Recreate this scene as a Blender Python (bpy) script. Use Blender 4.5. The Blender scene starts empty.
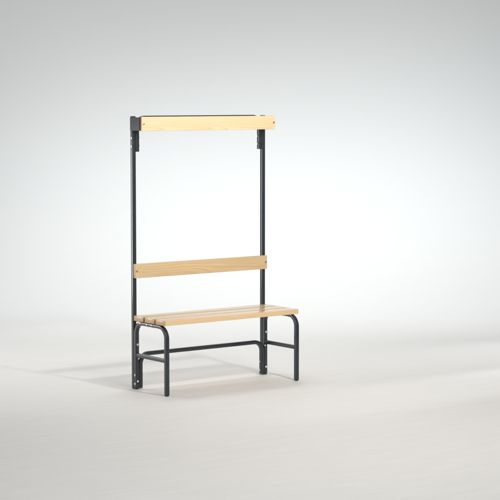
import bpy, bmesh, math, random
from mathutils import Vector, Matrix
random.seed(4)
scene = bpy.context.scene
C = scene.collection
R = math.radians

YAW, PITCH = 0.6444, -0.0861
CAM = Vector((-5.969, -9.131, 1.7966))

fw = Vector((math.sin(YAW), math.cos(YAW), 0)); rt = Vector((math.cos(YAW), -math.sin(YAW), 0))
mid = CAM.copy(); mid.z = 0
def W(side, deep, z=0.0): return mid + rt * side + fw * deep + Vector((0, 0, z))

# ------------------------------------------------------------------ materials
def new_mat(name):
    m = bpy.data.materials.new(name); m.use_nodes = True
    nt = m.node_tree
    return m, nt, nt.nodes['Principled BSDF']

def N(nt, kind, **kw):
    n = nt.nodes.new(kind)
    for k, v in kw.items():
        if k in n.inputs: n.inputs[k].default_value = v
        else: setattr(n, k, v)
    return n

def math_node(nt, op, a, b=None, c=None):
    n = nt.nodes.new('ShaderNodeMath'); n.operation = op
    for i, x in enumerate((a, b, c)):
        if x is None: continue
        if isinstance(x, (int, float)): n.inputs[i].default_value = x
        else: nt.links.new(x, n.inputs[i])
    return n.outputs[0]

def mix_col(nt, fac, a, b, mode='MIX'):
    n = nt.nodes.new('ShaderNodeMix'); n.data_type = 'RGBA'; n.blend_type = mode
    for sock, x in ((n.inputs[0], fac), (n.inputs[6], a), (n.inputs[7], b)):
        if isinstance(x, (int, float)): sock.default_value = x
        elif isinstance(x, tuple): sock.default_value = (*x, 1)
        else: nt.links.new(x, sock)
    return n.outputs[2]

def ramp(nt, fac, stops):
    n = nt.nodes.new('ShaderNodeValToRGB')
    e = n.color_ramp.elements
    while len(e) < len(stops): e.new(0.5)
    for el, (p, v) in zip(e, stops):
        el.position = p; el.color = (v, v, v, 1)
    nt.links.new(fac, n.inputs[0])
    return n.outputs[0]

def wood(name, seed, light, dark, rough=0.42, coat=0.25, ring=0.0062, heart=0.1, gap_shade=False):
    """Flat-cut pine: growth rings cut lengthways, so that long cathedral figures run along X."""
    m, nt, b = new_mat(name)
    L = nt.links
    tc = N(nt, 'ShaderNodeTexCoord')
    mp = N(nt, 'ShaderNodeMapping'); mp.inputs['Location'].default_value = (seed * 3.71, seed * 1.13, seed * 2.29)
    L.new(tc.outputs['Object'], mp.inputs[0])
    # slow warp of the ring radius along the plank
    st = N(nt, 'ShaderNodeMapping'); st.inputs['Scale'].default_value = (1.15, 7.0, 7.0)
    L.new(mp.outputs[0], st.inputs[0])
    n1 = N(nt, 'ShaderNodeTexNoise', Scale=1.0, Detail=2.0, Roughness=0.45)
    L.new(st.outputs[0], n1.inputs['Vector'])
    sep = N(nt, 'ShaderNodeSeparateXYZ'); L.new(tc.outputs['Object'], sep.inputs[0])
    # distance to a pith line that lies outside the plank
    dy = math_node(nt, 'ADD', sep.outputs[1], heart * 0.9)
    dz = math_node(nt, 'ADD', sep.outputs[2], heart * 0.35)
    r2 = math_node(nt, 'ADD', math_node(nt, 'MULTIPLY', dy, dy), math_node(nt, 'MULTIPLY', dz, dz))
    rr = math_node(nt, 'SQRT', r2)
    rr = math_node(nt, 'ADD', rr, math_node(nt, 'MULTIPLY', n1.outputs[0], 0.075))
    ph = math_node(nt, 'FRACT', math_node(nt, 'DIVIDE', rr, ring))
    late = ramp(nt, ph, [(0.0, 0.25), (0.12, 0.0), (0.45, 0.08), (0.8, 0.75), (0.92, 1.0), (1.0, 0.25)])
    # fine fibres
    fs = N(nt, 'ShaderNodeMapping'); fs.inputs['Scale'].default_value = (14, 420, 420)
    L.new(mp.outputs[0], fs.inputs[0])
    n2 = N(nt, 'ShaderNodeTexNoise', Scale=1.0, Detail=3.0, Roughness=0.6)
    L.new(fs.outputs[0], n2.inputs['Vector'])
    # broad tone changes between staves of the plank
    bs = N(nt, 'ShaderNodeMapping'); bs.inputs['Scale'].default_value = (2.2, 26, 26)
    L.new(mp.outputs[0], bs.inputs[0])
    n3 = N(nt, 'ShaderNodeTexNoise', Scale=1.0, Detail=1.0)
    L.new(bs.outputs[0], n3.inputs['Vector'])
    f = math_node(nt, 'MULTIPLY', late, ramp(nt, n3.outputs[0], [(0.3, 0.25), (0.7, 1.0)]))
    f = math_node(nt, 'ADD', math_node(nt, 'MULTIPLY', f, 0.72), math_node(nt, 'MULTIPLY', ramp(nt, n2.outputs[0], [(0.35, 0), (0.7, 1)]), 0.22))
    col = mix_col(nt, f, light, dark)
    tone = ramp(nt, n3.outputs[0], [(0.3, 0.93), (0.7, 1.04)])
    col = mix_col(nt, 1.0, col, tone, 'MULTIPLY')
    # end grain is browner than the planed faces
    ge = N(nt, 'ShaderNodeNewGeometry'); tr = N(nt, 'ShaderNodeVectorTransform')
    tr.vector_type = 'NORMAL'; tr.convert_from = 'WORLD'; tr.convert_to = 'OBJECT'
    L.new(ge.outputs['True Normal'], tr.inputs[0])
    s2 = N(nt, 'ShaderNodeSeparateXYZ'); L.new(tr.outputs[0], s2.inputs[0])
    ax = math_node(nt, 'ABSOLUTE', s2.outputs[0])
    endf = ramp(nt, ax, [(0.75, 0.0), (0.9, 1.0)])
    col = mix_col(nt, endf, col, mix_col(nt, 1.0, col, (0.90, 0.70, 0.57), 'MULTIPLY'))
    if gap_shade:      # shade in the gaps between slats, painted red-brown onto their long edges
        gapf = ramp(nt, math_node(nt, 'ABSOLUTE', s2.outputs[1]), [(0.75, 0.0), (0.9, 1.0)])
        col = mix_col(nt, gapf, col, mix_col(nt, 1.0, col, (0.52, 0.36, 0.28), 'MULTIPLY'))
    L.new(col, b.inputs['Base Color'])
    rg = math_node(nt, 'MULTIPLY_ADD', n2.outputs[0], 0.12, rough - 0.06)
    L.new(rg, b.inputs['Roughness'])
    b.inputs['Coat Weight'].default_value = coat
    b.inputs['Coat Roughness'].default_value = 0.16
    bp = N(nt, 'ShaderNodeBump', Strength=0.10, Distance=0.0006)
    L.new(f, bp.inputs['Height']); L.new(bp.outputs[0], b.inputs['Normal'])
    return m

def paint(name, col, rough, spec=0.5, coat=0.0):
    m, nt, b = new_mat(name)
    tc = N(nt, 'ShaderNodeTexCoord')
    n = N(nt, 'ShaderNodeTexNoise', Scale=900.0, Detail=2.0)
    nt.links.new(tc.outputs['Object'], n.inputs['Vector'])
    n2 = N(nt, 'ShaderNodeTexNoise', Scale=9.0, Detail=3.0)
    nt.links.new(tc.outputs['Object'], n2.inputs['Vector'])
    nt.links.new(math_node(nt, 'MULTIPLY_ADD', n2.outputs[0], 0.14, rough - 0.07), b.inputs['Roughness'])
    c = mix_col(nt, ramp(nt, n2.outputs[0], [(0.3, 0), (0.7, 1)]), col, tuple(x * 1.18 for x in col))
    nt.links.new(c, b.inputs['Base Color'])
    bp = N(nt, 'ShaderNodeBump', Strength=0.12, Distance=0.0004)
    nt.links.new(n.outputs[0], bp.inputs['Height']); nt.links.new(bp.outputs[0], b.inputs['Normal'])
    b.inputs['Specular IOR Level'].default_value = spec
    b.inputs['Coat Weight'].default_value = coat
    b.inputs['Coat Roughness'].default_value = 0.14
    return m

def metal(name, col, rough):
    m, nt, b = new_mat(name)
    tc = N(nt, 'ShaderNodeTexCoord')
    n = N(nt, 'ShaderNodeTexNoise', Scale=300.0, Detail=2.0)
    nt.links.new(tc.outputs['Object'], n.inputs['Vector'])
    nt.links.new(math_node(nt, 'MULTIPLY_ADD', n.outputs[0], 0.16, rough - 0.08), b.inputs['Roughness'])
    b.inputs['Base Color'].default_value = (*col, 1)
    b.inputs['Metallic'].default_value = 1.0
    return m

def studio(name, base, far, streak):
    """Matt studio floor / cyclorama: pale, with faint brushed streaks and a few scuffs."""
    m, nt, b = new_mat(name)
    L = nt.links
    tc = N(nt, 'ShaderNodeTexCoord')
    mp = N(nt, 'ShaderNodeMapping'); mp.inputs['Scale'].default_value = (1.6, 9.0, 9.0)
    L.new(tc.outputs['Object'], mp.inputs[0])
    n1 = N(nt, 'ShaderNodeTexNoise', Scale=1.7, Detail=5.0, Roughness=0.62)
    L.new(mp.outputs[0], n1.inputs['Vector'])
    mp2 = N(nt, 'ShaderNodeMapping'); mp2.inputs['Scale'].default_value = (3.0, 40.0, 40.0)
    mp2.inputs['Rotation'].default_value = (0, 0, 0.12)
    L.new(tc.outputs['Object'], mp2.inputs[0])
    n2 = N(nt, 'ShaderNodeTexNoise', Scale=1.0, Detail=3.0, Roughness=0.6)
    L.new(mp2.outputs[0], n2.inputs['Vector'])
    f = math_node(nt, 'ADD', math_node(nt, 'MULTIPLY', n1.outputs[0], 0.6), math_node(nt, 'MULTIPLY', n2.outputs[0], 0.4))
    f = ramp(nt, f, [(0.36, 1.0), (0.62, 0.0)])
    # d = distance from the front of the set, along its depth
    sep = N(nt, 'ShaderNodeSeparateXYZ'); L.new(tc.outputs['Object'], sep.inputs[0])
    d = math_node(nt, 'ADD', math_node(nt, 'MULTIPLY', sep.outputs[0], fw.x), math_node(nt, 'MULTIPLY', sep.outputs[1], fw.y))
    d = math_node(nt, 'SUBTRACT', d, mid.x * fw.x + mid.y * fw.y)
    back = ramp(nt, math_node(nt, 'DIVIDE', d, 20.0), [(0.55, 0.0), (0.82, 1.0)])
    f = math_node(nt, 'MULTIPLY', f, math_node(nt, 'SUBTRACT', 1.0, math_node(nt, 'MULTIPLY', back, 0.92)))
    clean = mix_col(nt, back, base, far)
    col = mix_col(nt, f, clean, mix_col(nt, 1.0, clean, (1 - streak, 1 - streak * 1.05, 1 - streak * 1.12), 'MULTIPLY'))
    L.new(col, b.inputs['Base Color'])
    b.inputs['Specular IOR Level'].default_value = 0.25
    L.new(math_node(nt, 'MULTIPLY_ADD', n1.outputs[0], 0.2, 0.5), b.inputs['Roughness'])
    bp = N(nt, 'ShaderNodeBump', Strength=0.08, Distance=0.002)
    L.new(n2.outputs[0], bp.inputs['Height']); L.new(bp.outputs[0], b.inputs['Normal'])
    return m

STEEL = paint('anthracite_paint', (0.0125, 0.018, 0.0230), 0.36, 0.35, 0.6)
PLASTIC = paint('black_plastic', (0.012, 0.012, 0.013), 0.5)
CHROME = metal('zinc_plated_steel', (0.86, 0.86, 0.85), 0.22)
SCREW = metal('screw_steel', (0.30, 0.29, 0.27), 0.34)
PINE = dict(light=(0.74, 0.565, 0.355), dark=(0.60, 0.40, 0.205))
WOOD_HOOK = wood('pine_hook_board', 1.0, **PINE)
WOOD_BACK = wood('pine_back_board', 2.3, (0.63, 0.465, 0.265), (0.48, 0.32, 0.155))
SEATC = dict(light=(0.76, 0.55, 0.32), dark=(0.60, 0.38, 0.18))
WOOD_SEAT = [wood('pine_seat_slat', 4.1 + 1.7 * i, rough=0.34, coat=0.6, gap_shade=i < 2, **SEATC) for i in range(3)]
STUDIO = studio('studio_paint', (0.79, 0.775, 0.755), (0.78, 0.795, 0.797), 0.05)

# ------------------------------------------------------------------ mesh helpers
def link(name, bm, mat, parent=None, origin=(0, 0, 0), sharp=32):
    bmesh.ops.recalc_face_normals(bm, faces=bm.faces[:])
    me = bpy.data.meshes.new(name)
    bmesh.ops.translate(bm, verts=bm.verts[:], vec=-Vector(origin))
    bm.to_mesh(me); bm.free()
    for p in me.polygons: p.use_smooth = True
    me.set_sharp_from_angle(angle=R(sharp))
    me.materials.append(mat)
    o = bpy.data.objects.new(name, me)
    C.objects.link(o)
    if parent:
        o.parent = parent
    p = parent; base = Vector((0, 0, 0))
    while p: base += p.location; p = p.parent
    o.location = Vector(origin) - base
    return o

def box(bm, x0, x1, y0, y1, z0, z1, bev=0.0, seg=2):
    r = bmesh.ops.create_cube(bm, size=1.0)
    vs = r['verts']
    bmesh.ops.scale(bm, vec=(x1 - x0, y1 - y0, z1 - z0), verts=vs)
    bmesh.ops.translate(bm, vec=((x0 + x1) / 2, (y0 + y1) / 2, (z0 + z1) / 2), verts=vs)
    if bev:
        es = list({e for v in vs for e in v.link_edges})
        bmesh.ops.bevel(bm, geom=es, offset=bev, segments=seg, profile=0.6, affect='EDGES')
    return bm

def fillet(pts, r, n=12):
    """Polyline with round bends; r may be a list, one radius per inner corner."""
    pts = [Vector(p) for p in pts]
    out = [pts[0]]
    for i in range(1, len(pts) - 1):
        rr = r[i - 1] if isinstance(r, (list, tuple)) else r
        a, b, c = pts[i - 1], pts[i], pts[i + 1]
        d1 = (a - b).normalized(); d2 = (c - b).normalized()
        ang = d1.angle(d2); t = rr / math.tan(ang / 2)
        ctr = b + (d1 + d2).normalized() * (rr / math.sin(ang / 2))
        p1, p2 = b + d1 * t, b + d2 * t
        v1, v2 = p1 - ctr, p2 - ctr
        tot = v1.angle(v2); ax = v1.cross(v2).normalized()
        for k in range(n + 1):
            out.append(ctr + Matrix.Rotation(tot * k / n, 3, ax) @ v1)
    out.append(pts[-1])
    return out

def profile(w, h, rad, seg=4):
    ps = []
    for cx, cy, a0 in ((1, 1, 0), (-1, 1, 90), (-1, -1, 180), (1, -1, 270)):
        for k in range(seg + 1):
            a = R(a0 + 90 * k / seg)
            ps.append((cx * (w / 2 - rad) + rad * math.cos(a), cy * (h / 2 - rad) + rad * math.sin(a)))
    return ps

def sweep(bm, path, normal, w, h, rad=0.004, squash=None):
    """Rounded square tube along a planar path; w across the plane (along normal), h in the plane."""
    nrm = Vector(normal).normalized()
    prof = profile(w, h, rad)
    rings = []
    for i, p in enumerate(path):
        if i == 0: t = path[1] - p
        elif i == len(path) - 1: t = p - path[i - 1]
        else: t = (path[i + 1] - p).normalized() + (p - path[i - 1]).normalized()
        t.normalize()
        s = nrm.cross(t)
        q = 1.0 - squash * abs(t.y) if squash else 1.0
        rings.append([bm.verts.new(p + nrm * a + s * b * q) for a, b in prof])
    n = len(prof)
    for r0, r1 in zip(rings, rings[1:]):
        for k in range(n):
            bm.faces.new((r0[k], r0[(k + 1) % n], r1[(k + 1) % n], r1[k]))
    bm.faces.new(rings[0]); bm.faces.new(rings[-1][::-1])
    return bm

def disc(bm, c, axis, profile_rs, seg=20):
    """Lathe: profile_rs = [(radius, height along axis), ...]."""
    ax = Vector(axis).normalized()
    u = ax.orthogonal().normalized(); v = ax.cross(u)
    c = Vector(c); rings = []
    for r, h in profile_rs:
        rings.append([bm.verts.new(c + ax * h + (u * math.cos(2 * math.pi * k / seg) + v * math.sin(2 * math.pi * k / seg)) * max(r, 1e-5)) for k in range(seg)])
    for r0, r1 in zip(rings, rings[1:]):
        for k in range(seg):
            bm.faces.new((r0[k], r0[(k + 1) % seg], r1[(k + 1) % seg], r1[k]))
    bm.faces.new(rings[0]); bm.faces.new(rings[-1][::-1])
    return bm

def bolt(parent, c, axis, r=0.0054, h=0.0050, mat=None, name='bolt'):
    """Washer, domed head and a hexagon socket."""
    bm = bmesh.new()
    disc(bm, c, axis, [(r * 1.35, -0.001), (r * 1.35, 0.0012), (r, 0.0014), (r * 0.98, h * 0.45), (r * 0.78, h * 0.82),
                       (r * 0.42, h), (r * 0.40, h * 0.55), (0, h * 0.5)])
    return link(name, bm, mat or CHROME, parent, c, 40)

def nut(parent, c, axis, r=0.0070, h=0.0060):
    bm = bmesh.new()
    disc(bm, c, axis, [(r, -0.001), (r, h * 0.85), (r * 0.86, h)], seg=6)
    disc(bm, Vector(c) + Vector(axis) * h * 0.9, axis, [(r * 0.5, 0), (r * 0.5, h * 0.5), (r * 0.36, h * 0.65)], seg=14)
    return link('nut', bm, CHROME, parent, c, 30)

# ------------------------------------------------------------------ the setting
COVE0, COVER, WALLH = 14.2, 2.6, 5.2
def grid(bm, rows):
    vs = [[bm.verts.new(p) for p in row] for row in rows]
    for a, b in zip(vs, vs[1:]):
        for k in range(len(a) - 1):
            bm.faces.new((a[k], a[k + 1], b[k + 1], b[k]))
    return bm
SIDES = [-14, -7, 0, 7, 14]
bm = grid(bmesh.new(), [[W(s, d) for s in SIDES] for d in (-6, 0, 5, 10, COVE0)])
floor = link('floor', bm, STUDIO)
floor['kind'] = 'structure'
rows = [[W(s, COVE0 + COVER * math.sin(a), COVER * (1 - math.cos(a))) for s in SIDES] for a in [R(90 * k / 24) for k in range(25)]]
rows.append([W(s, COVE0 + COVER, WALLH) for s in SIDES])
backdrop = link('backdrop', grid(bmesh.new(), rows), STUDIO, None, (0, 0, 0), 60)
backdrop['kind'] = 'structure'

# ------------------------------------------------------------------ the bench
LEN, T = 1.015, 0.025           # length over the side frames, tube size
D = 0.354                       # depth of a side frame
H = 1.671                       # height of the posts
SEAT_T, SEAT_B = 0.4547, 0.4238
bench = bpy.data.objects.new('cloakroom_bench', None)
C.objects.link(bench)
bench.empty_display_size = 0.2
bench['label'] = 'slatted pine cloakroom bench on dark grey steel frame, with backrest and tall rail board'
bench['category'] = 'bench'

def foot_cap(parent, x, y):
    bm = bmesh.new()
    sweep(bm, [Vector((x, y, 0.0)), Vector((x, y, 0.004)), Vector((x, y, 0.010))], (1, 0, 0), T - 0.004, T - 0.004, 0.006)
    return link('foot_cap', bm, PLASTIC, parent, (x, y, 0))

for side in (0, 1):
    sx = 1 if side == 0 else -1                 # towards the middle of the bench
    xc = T / 2 if side == 0 else LEN - T / 2
    xo = xc - sx * T / 2                        # outer face
    # upright post behind the side frame
    bm = bmesh.new()
    sweep(bm, [Vector((xc, T / 2, 0.006)), Vector((xc, T / 2, H - 0.003))], (1, 0, 0), T, T - 0.001, 0.0028)
    post = link('post', bm, STEEL, bench, (xc, T / 2, 0))
    foot_cap(post, xc, T / 2)
    bm = bmesh.new()
    sweep(bm, [Vector((xc, T / 2, H - 0.0035)), Vector((xc, T / 2, H))], (1, 0, 0), T - 0.001, T - 0.002, 0.0028)
    link('end_cap', bm, PLASTIC, post, (xc, T / 2, H))
    for z in (1.540, 1.490):
        bolt(post, (xo, T / 2, z), (-sx, 0, 0))

    # side frame: one tube bent into an upside-down U, crossbar welded in
    zt = 0.4212 - 0.010
    yr, yf = -T / 2 - 0.0005, -D + T / 2
    path = fillet([(xc, yr, 0.006), (xc, yr, zt), (xc, yf, zt), (xc, yf, 0.006)], 0.068, 14)
    bm = bmesh.new(); sweep(bm, path, (1, 0, 0), T, T, 0.0042, 0.2)
    frame = link('side_frame', bm, STEEL, bench, (xc, -D / 2, 0))
    foot_cap(frame, xc, yr); foot_cap(frame, xc, yf)
    bm = bmesh.new()
    sweep(bm, [Vector((xc, yr - T / 2 + 0.001, 0.212)), Vector((xc, yf + T / 2 - 0.001, 0.212))], (1, 0, 0), 0.020, 0.024, 0.0038)
    for y, s in ((yr - T / 2, -1), (yf + T / 2, 1)):      # weld beads
        sweep(bm, [Vector((xc, y + s * 0.0005, 0.212)), Vector((xc, y + s * 0.003, 0.212))], (1, 0, 0), 0.0225, 0.0265, 0.005)
    link('crossbar', bm, STEEL, frame, (xc, -D / 2, 0.212))
    for z in (0.278, 0.050):
        bolt(frame, (xc, yr - T / 2, z), (0, -1, 0))
    for z in (0.087, 0.033):
        bolt(frame, (xo, yr, z), (-sx, 0, 0))
    bolt(frame, (xc + sx * 0.008, yr - T / 2, 0.190), (0, -1, 0), 0.0042, 0.004)
    # screws that hold the slats: heads under the tube, cross pins with bright heads on its outer face
    for y in (-0.040, -0.074, -0.146, -0.198, -0.262, -0.300):
        bm = bmesh.new()
        disc(bm, (xc, y, 0.4016), (0, 0, -1), [(0.0075, -0.001), (0.0075, 0.0012), (0.0055, 0.0016), (0.0050, 0.004), (0.003, 0.005)], 16)
        link('slat_screw', bm, CHROME, frame, (xc, y, 0.4016), 40)
        if y < -0.2: continue
        bm = bmesh.new()
        disc(bm, (xo, y, 0.4135), (-sx, 0, 0), [(0.0050, -0.001), (0.0050, 0.0018), (0.0040, 0.0032), (0.0015, 0.0038)], 16)
        link('cross_pin', bm, CHROME, frame, (xo, y, 0.4135), 40)
    for y in (-0.057, -0.172, -0.281):
        bm = bmesh.new(); box(bm, xc - 0.008, xc + 0.008, y - 0.028, y + 0.028, 0.4208, SEAT_B + 0.0004, 0.0008, 1)
        link('slat_pad', bm, PLASTIC, frame, (xc, y, SEAT_B), 40)

    # arm that holds the rail board in front of the post
    z0, z1 = 1.5835, 1.6645
    bm = bmesh.new()
    box(bm, xo if sx > 0 else xo - T, xo + T if sx > 0 else xo, -0.0815, -0.0005, z0, z1, 0.0022, 2)
    # side cheek that laps over the outer face of the post
    xa, xb = sorted((xo - sx * 0.0018, xo + sx * 0.0012))
    box(bm, xa, xb, -0.0813, T - 0.001, z0 + 0.0006, z1 - 0.0006, 0.0006, 1)
    arm = link('rail_arm', bm, STEEL, bench, (xc, 0, (z0 + z1) / 2))
    bm = bmesh.new()
    box(bm, xc - T / 2 + 0.002, xc + T / 2 - 0.002, -0.088, -0.0812, z0 + 0.003, z1 - 0.003, 0.0012, 1)
    link('end_cap', bm, PLASTIC, arm, (xc, -0.085, (z0 + z1) / 2))

# stretcher low down and top rail: both are tubes with the ends bent down and bolted to the uprights
def u_bar(name, y, z_top, z_end, r):
    zc = z_top - T / 2
    xl, xr = T + T / 2 + 0.0006, LEN - T - T / 2 - 0.0006
    path = fillet([(xl, y, z_end), (xl, y, zc), (xr, y, zc), (xr, y, z_end)], r, 14)
    bm = bmesh.new(); sweep(bm, path, (0, 1, 0), T, T, 0.0042)
    return link(name, bm, STEEL, bench, (LEN / 2, y, zc)), xl, xr
st, xl, xr = u_bar('stretcher', -T / 2 - 0.0005, 0.228, 0.006, 0.062)
for z in (0.087, 0.033):
    nut(st, (xl + T / 2, -T / 2, z), (1, 0, 0)); nut(st, (xr - T / 2, -T / 2, z), (-1, 0, 0))
tr_, xl, xr = u_bar('top_rail', T / 2, 1.6735, 1.455, 0.058)
for z in (1.540, 1.490):
    nut(tr_, (xl + T / 2, T / 2, z), (1, 0, 0)); nut(tr_, (xr - T / 2, T / 2, z), (-1, 0, 0))

# boards
def board(name, mat, x0, x1, y0, y1, z0, z1, bev=0.003):
    bm = bmesh.new(); box(bm, x0, x1, y0, y1, z0, z1, bev, 3)
    return link(name, bm, mat, bench, ((x0 + x1) / 2, (y0 + y1) / 2, (z0 + z1) / 2), 50)

def screw(parent, c):
    bm = bmesh.new()
    disc(bm, c, (0, -1, 0), [(0.0066, -0.002), (0.0066, 0.0006), (0.0058, 0.0022), (0.0036, 0.0030), (0.0034, 0.0008), (0, 0.0006)], 18)
    return link('screw', bm, SCREW, parent, c, 40)

hook = board('rail_board', WOOD_HOOK, 0.0, LEN, -0.1040, -0.0882, 1.5824, 1.6681)
for x in (0.0125, LEN - 0.0125): screw(hook, (x, -0.1040, 1.625))
back = board('backrest', WOOD_BACK, 0.0, LEN, -0.0213, -0.0004, 0.6843, 0.7717)
for x in (0.0125, LEN - 0.0125): screw(back, (x, -0.0213, 0.728))
SL = 0.1050
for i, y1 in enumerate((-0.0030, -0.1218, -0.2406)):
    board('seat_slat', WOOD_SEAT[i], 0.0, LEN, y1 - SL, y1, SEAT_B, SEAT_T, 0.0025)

# ------------------------------------------------------------------ lamps of the studio, and added ones
def lamp(kind, name, loc, target, energy, col=(1, 1, 1), **kw):
    l = bpy.data.lights.new(name, kind); l.energy = energy; l.color = col
    for k, v in kw.items(): setattr(l, k, v)
    o = bpy.data.objects.new(name, l); C.objects.link(o)
    o.location = loc
    o.rotation_euler = (Vector(target) - Vector(loc)).to_track_quat('-Z', 'Y').to_euler()
    return o

lamp('AREA', 'key_lamp', (0.50, -3.0, 3.1), (0.5, 0, 0.8), 57, (1.0, 0.95, 0.87), shape='DISK', size=0.26)
lamp('AREA', 'front_softbox', (-0.3, -4.6, 2.5), (0.5, 0, 1.75), 20.5, (1.0, 0.975, 0.94), shape='RECTANGLE', size=1.6, size_y=1.0, spread=R(60))
lamp('AREA', 'overhead_softbox', W(0.0, 13.4, 5.0), W(0.0, 13.4, 0), 58, (1, 0.995, 0.985), shape='RECTANGLE', size=6.2, size_y=1.5, spread=R(106))
lamp('AREA', 'backdrop_strip', W(0.3, 12.4, 3.2), W(0.3, 16.8, 0.80), 3.2, (0.97, 0.995, 1.0), shape='RECTANGLE', size=5.0, size_y=0.2, spread=R(40))
lamp('AREA', 'backdrop_wide', W(0.3, 12.0, 3.4), W(0.3, 16.8, -0.4), 23.5, (0.97, 0.995, 1.0), shape='RECTANGLE', size=6.0, size_y=0.4, spread=R(72))
lamp('SPOT', 'side_spot', (4.9, -0.45, 1.5), (3.1, -0.40, 0.0), 75, (1, 1, 1), spot_size=R(38), spot_blend=1.0, shadow_soft_size=0.08)
lamp('SPOT', 'added_streak_spot', (5.5, -0.95, 0.9), (2.1, -1.12, 0.0), 330, (1, 1, 1), spot_size=R(15), spot_blend=0.8, shadow_soft_size=0.03)  # added to lay a bright streak on the right floor; stands for an unknown source
lamp('AREA', 'added_front_fill', W(0.0, 7.0, 4.2), W(0.0, 7.0, 0), 15, (1, 0.99, 0.975), shape='RECTANGLE', size=4.0, size_y=1.0, spread=R(74))  # added fill that brightens the near floor; no such lamp is known
lamp('AREA', 'rear_lamp', (-2.1, 2.8, 0.80), (0.0, 0.0, 0.9), 27, (1, 1, 1), shape='RECTANGLE', size=0.6, size_y=1.25)

world = bpy.data.worlds.new('World'); scene.world = world
world.use_nodes = True
bg = world.node_tree.nodes['Background']
bg.inputs[0].default_value = (0.95, 0.98, 1.0, 1); bg.inputs[1].default_value = 0.37

# ------------------------------------------------------------------ camera
cam = bpy.data.cameras.new('camera'); co = bpy.data.objects.new('camera', cam); C.objects.link(co)
co.location = CAM
co.rotation_euler = (math.pi / 2 + PITCH, 0, -YAW)
cam.sensor_width = 36; cam.lens = 1791.27 / 500 * 36
cam.clip_end = 200
scene.camera = co
scene.view_settings.view_transform = 'Standard'
scene.view_settings.look = 'None'
scene.view_settings.exposure = 0
scene.view_settings.gamma = 1
scene.cycles.max_bounces = 8
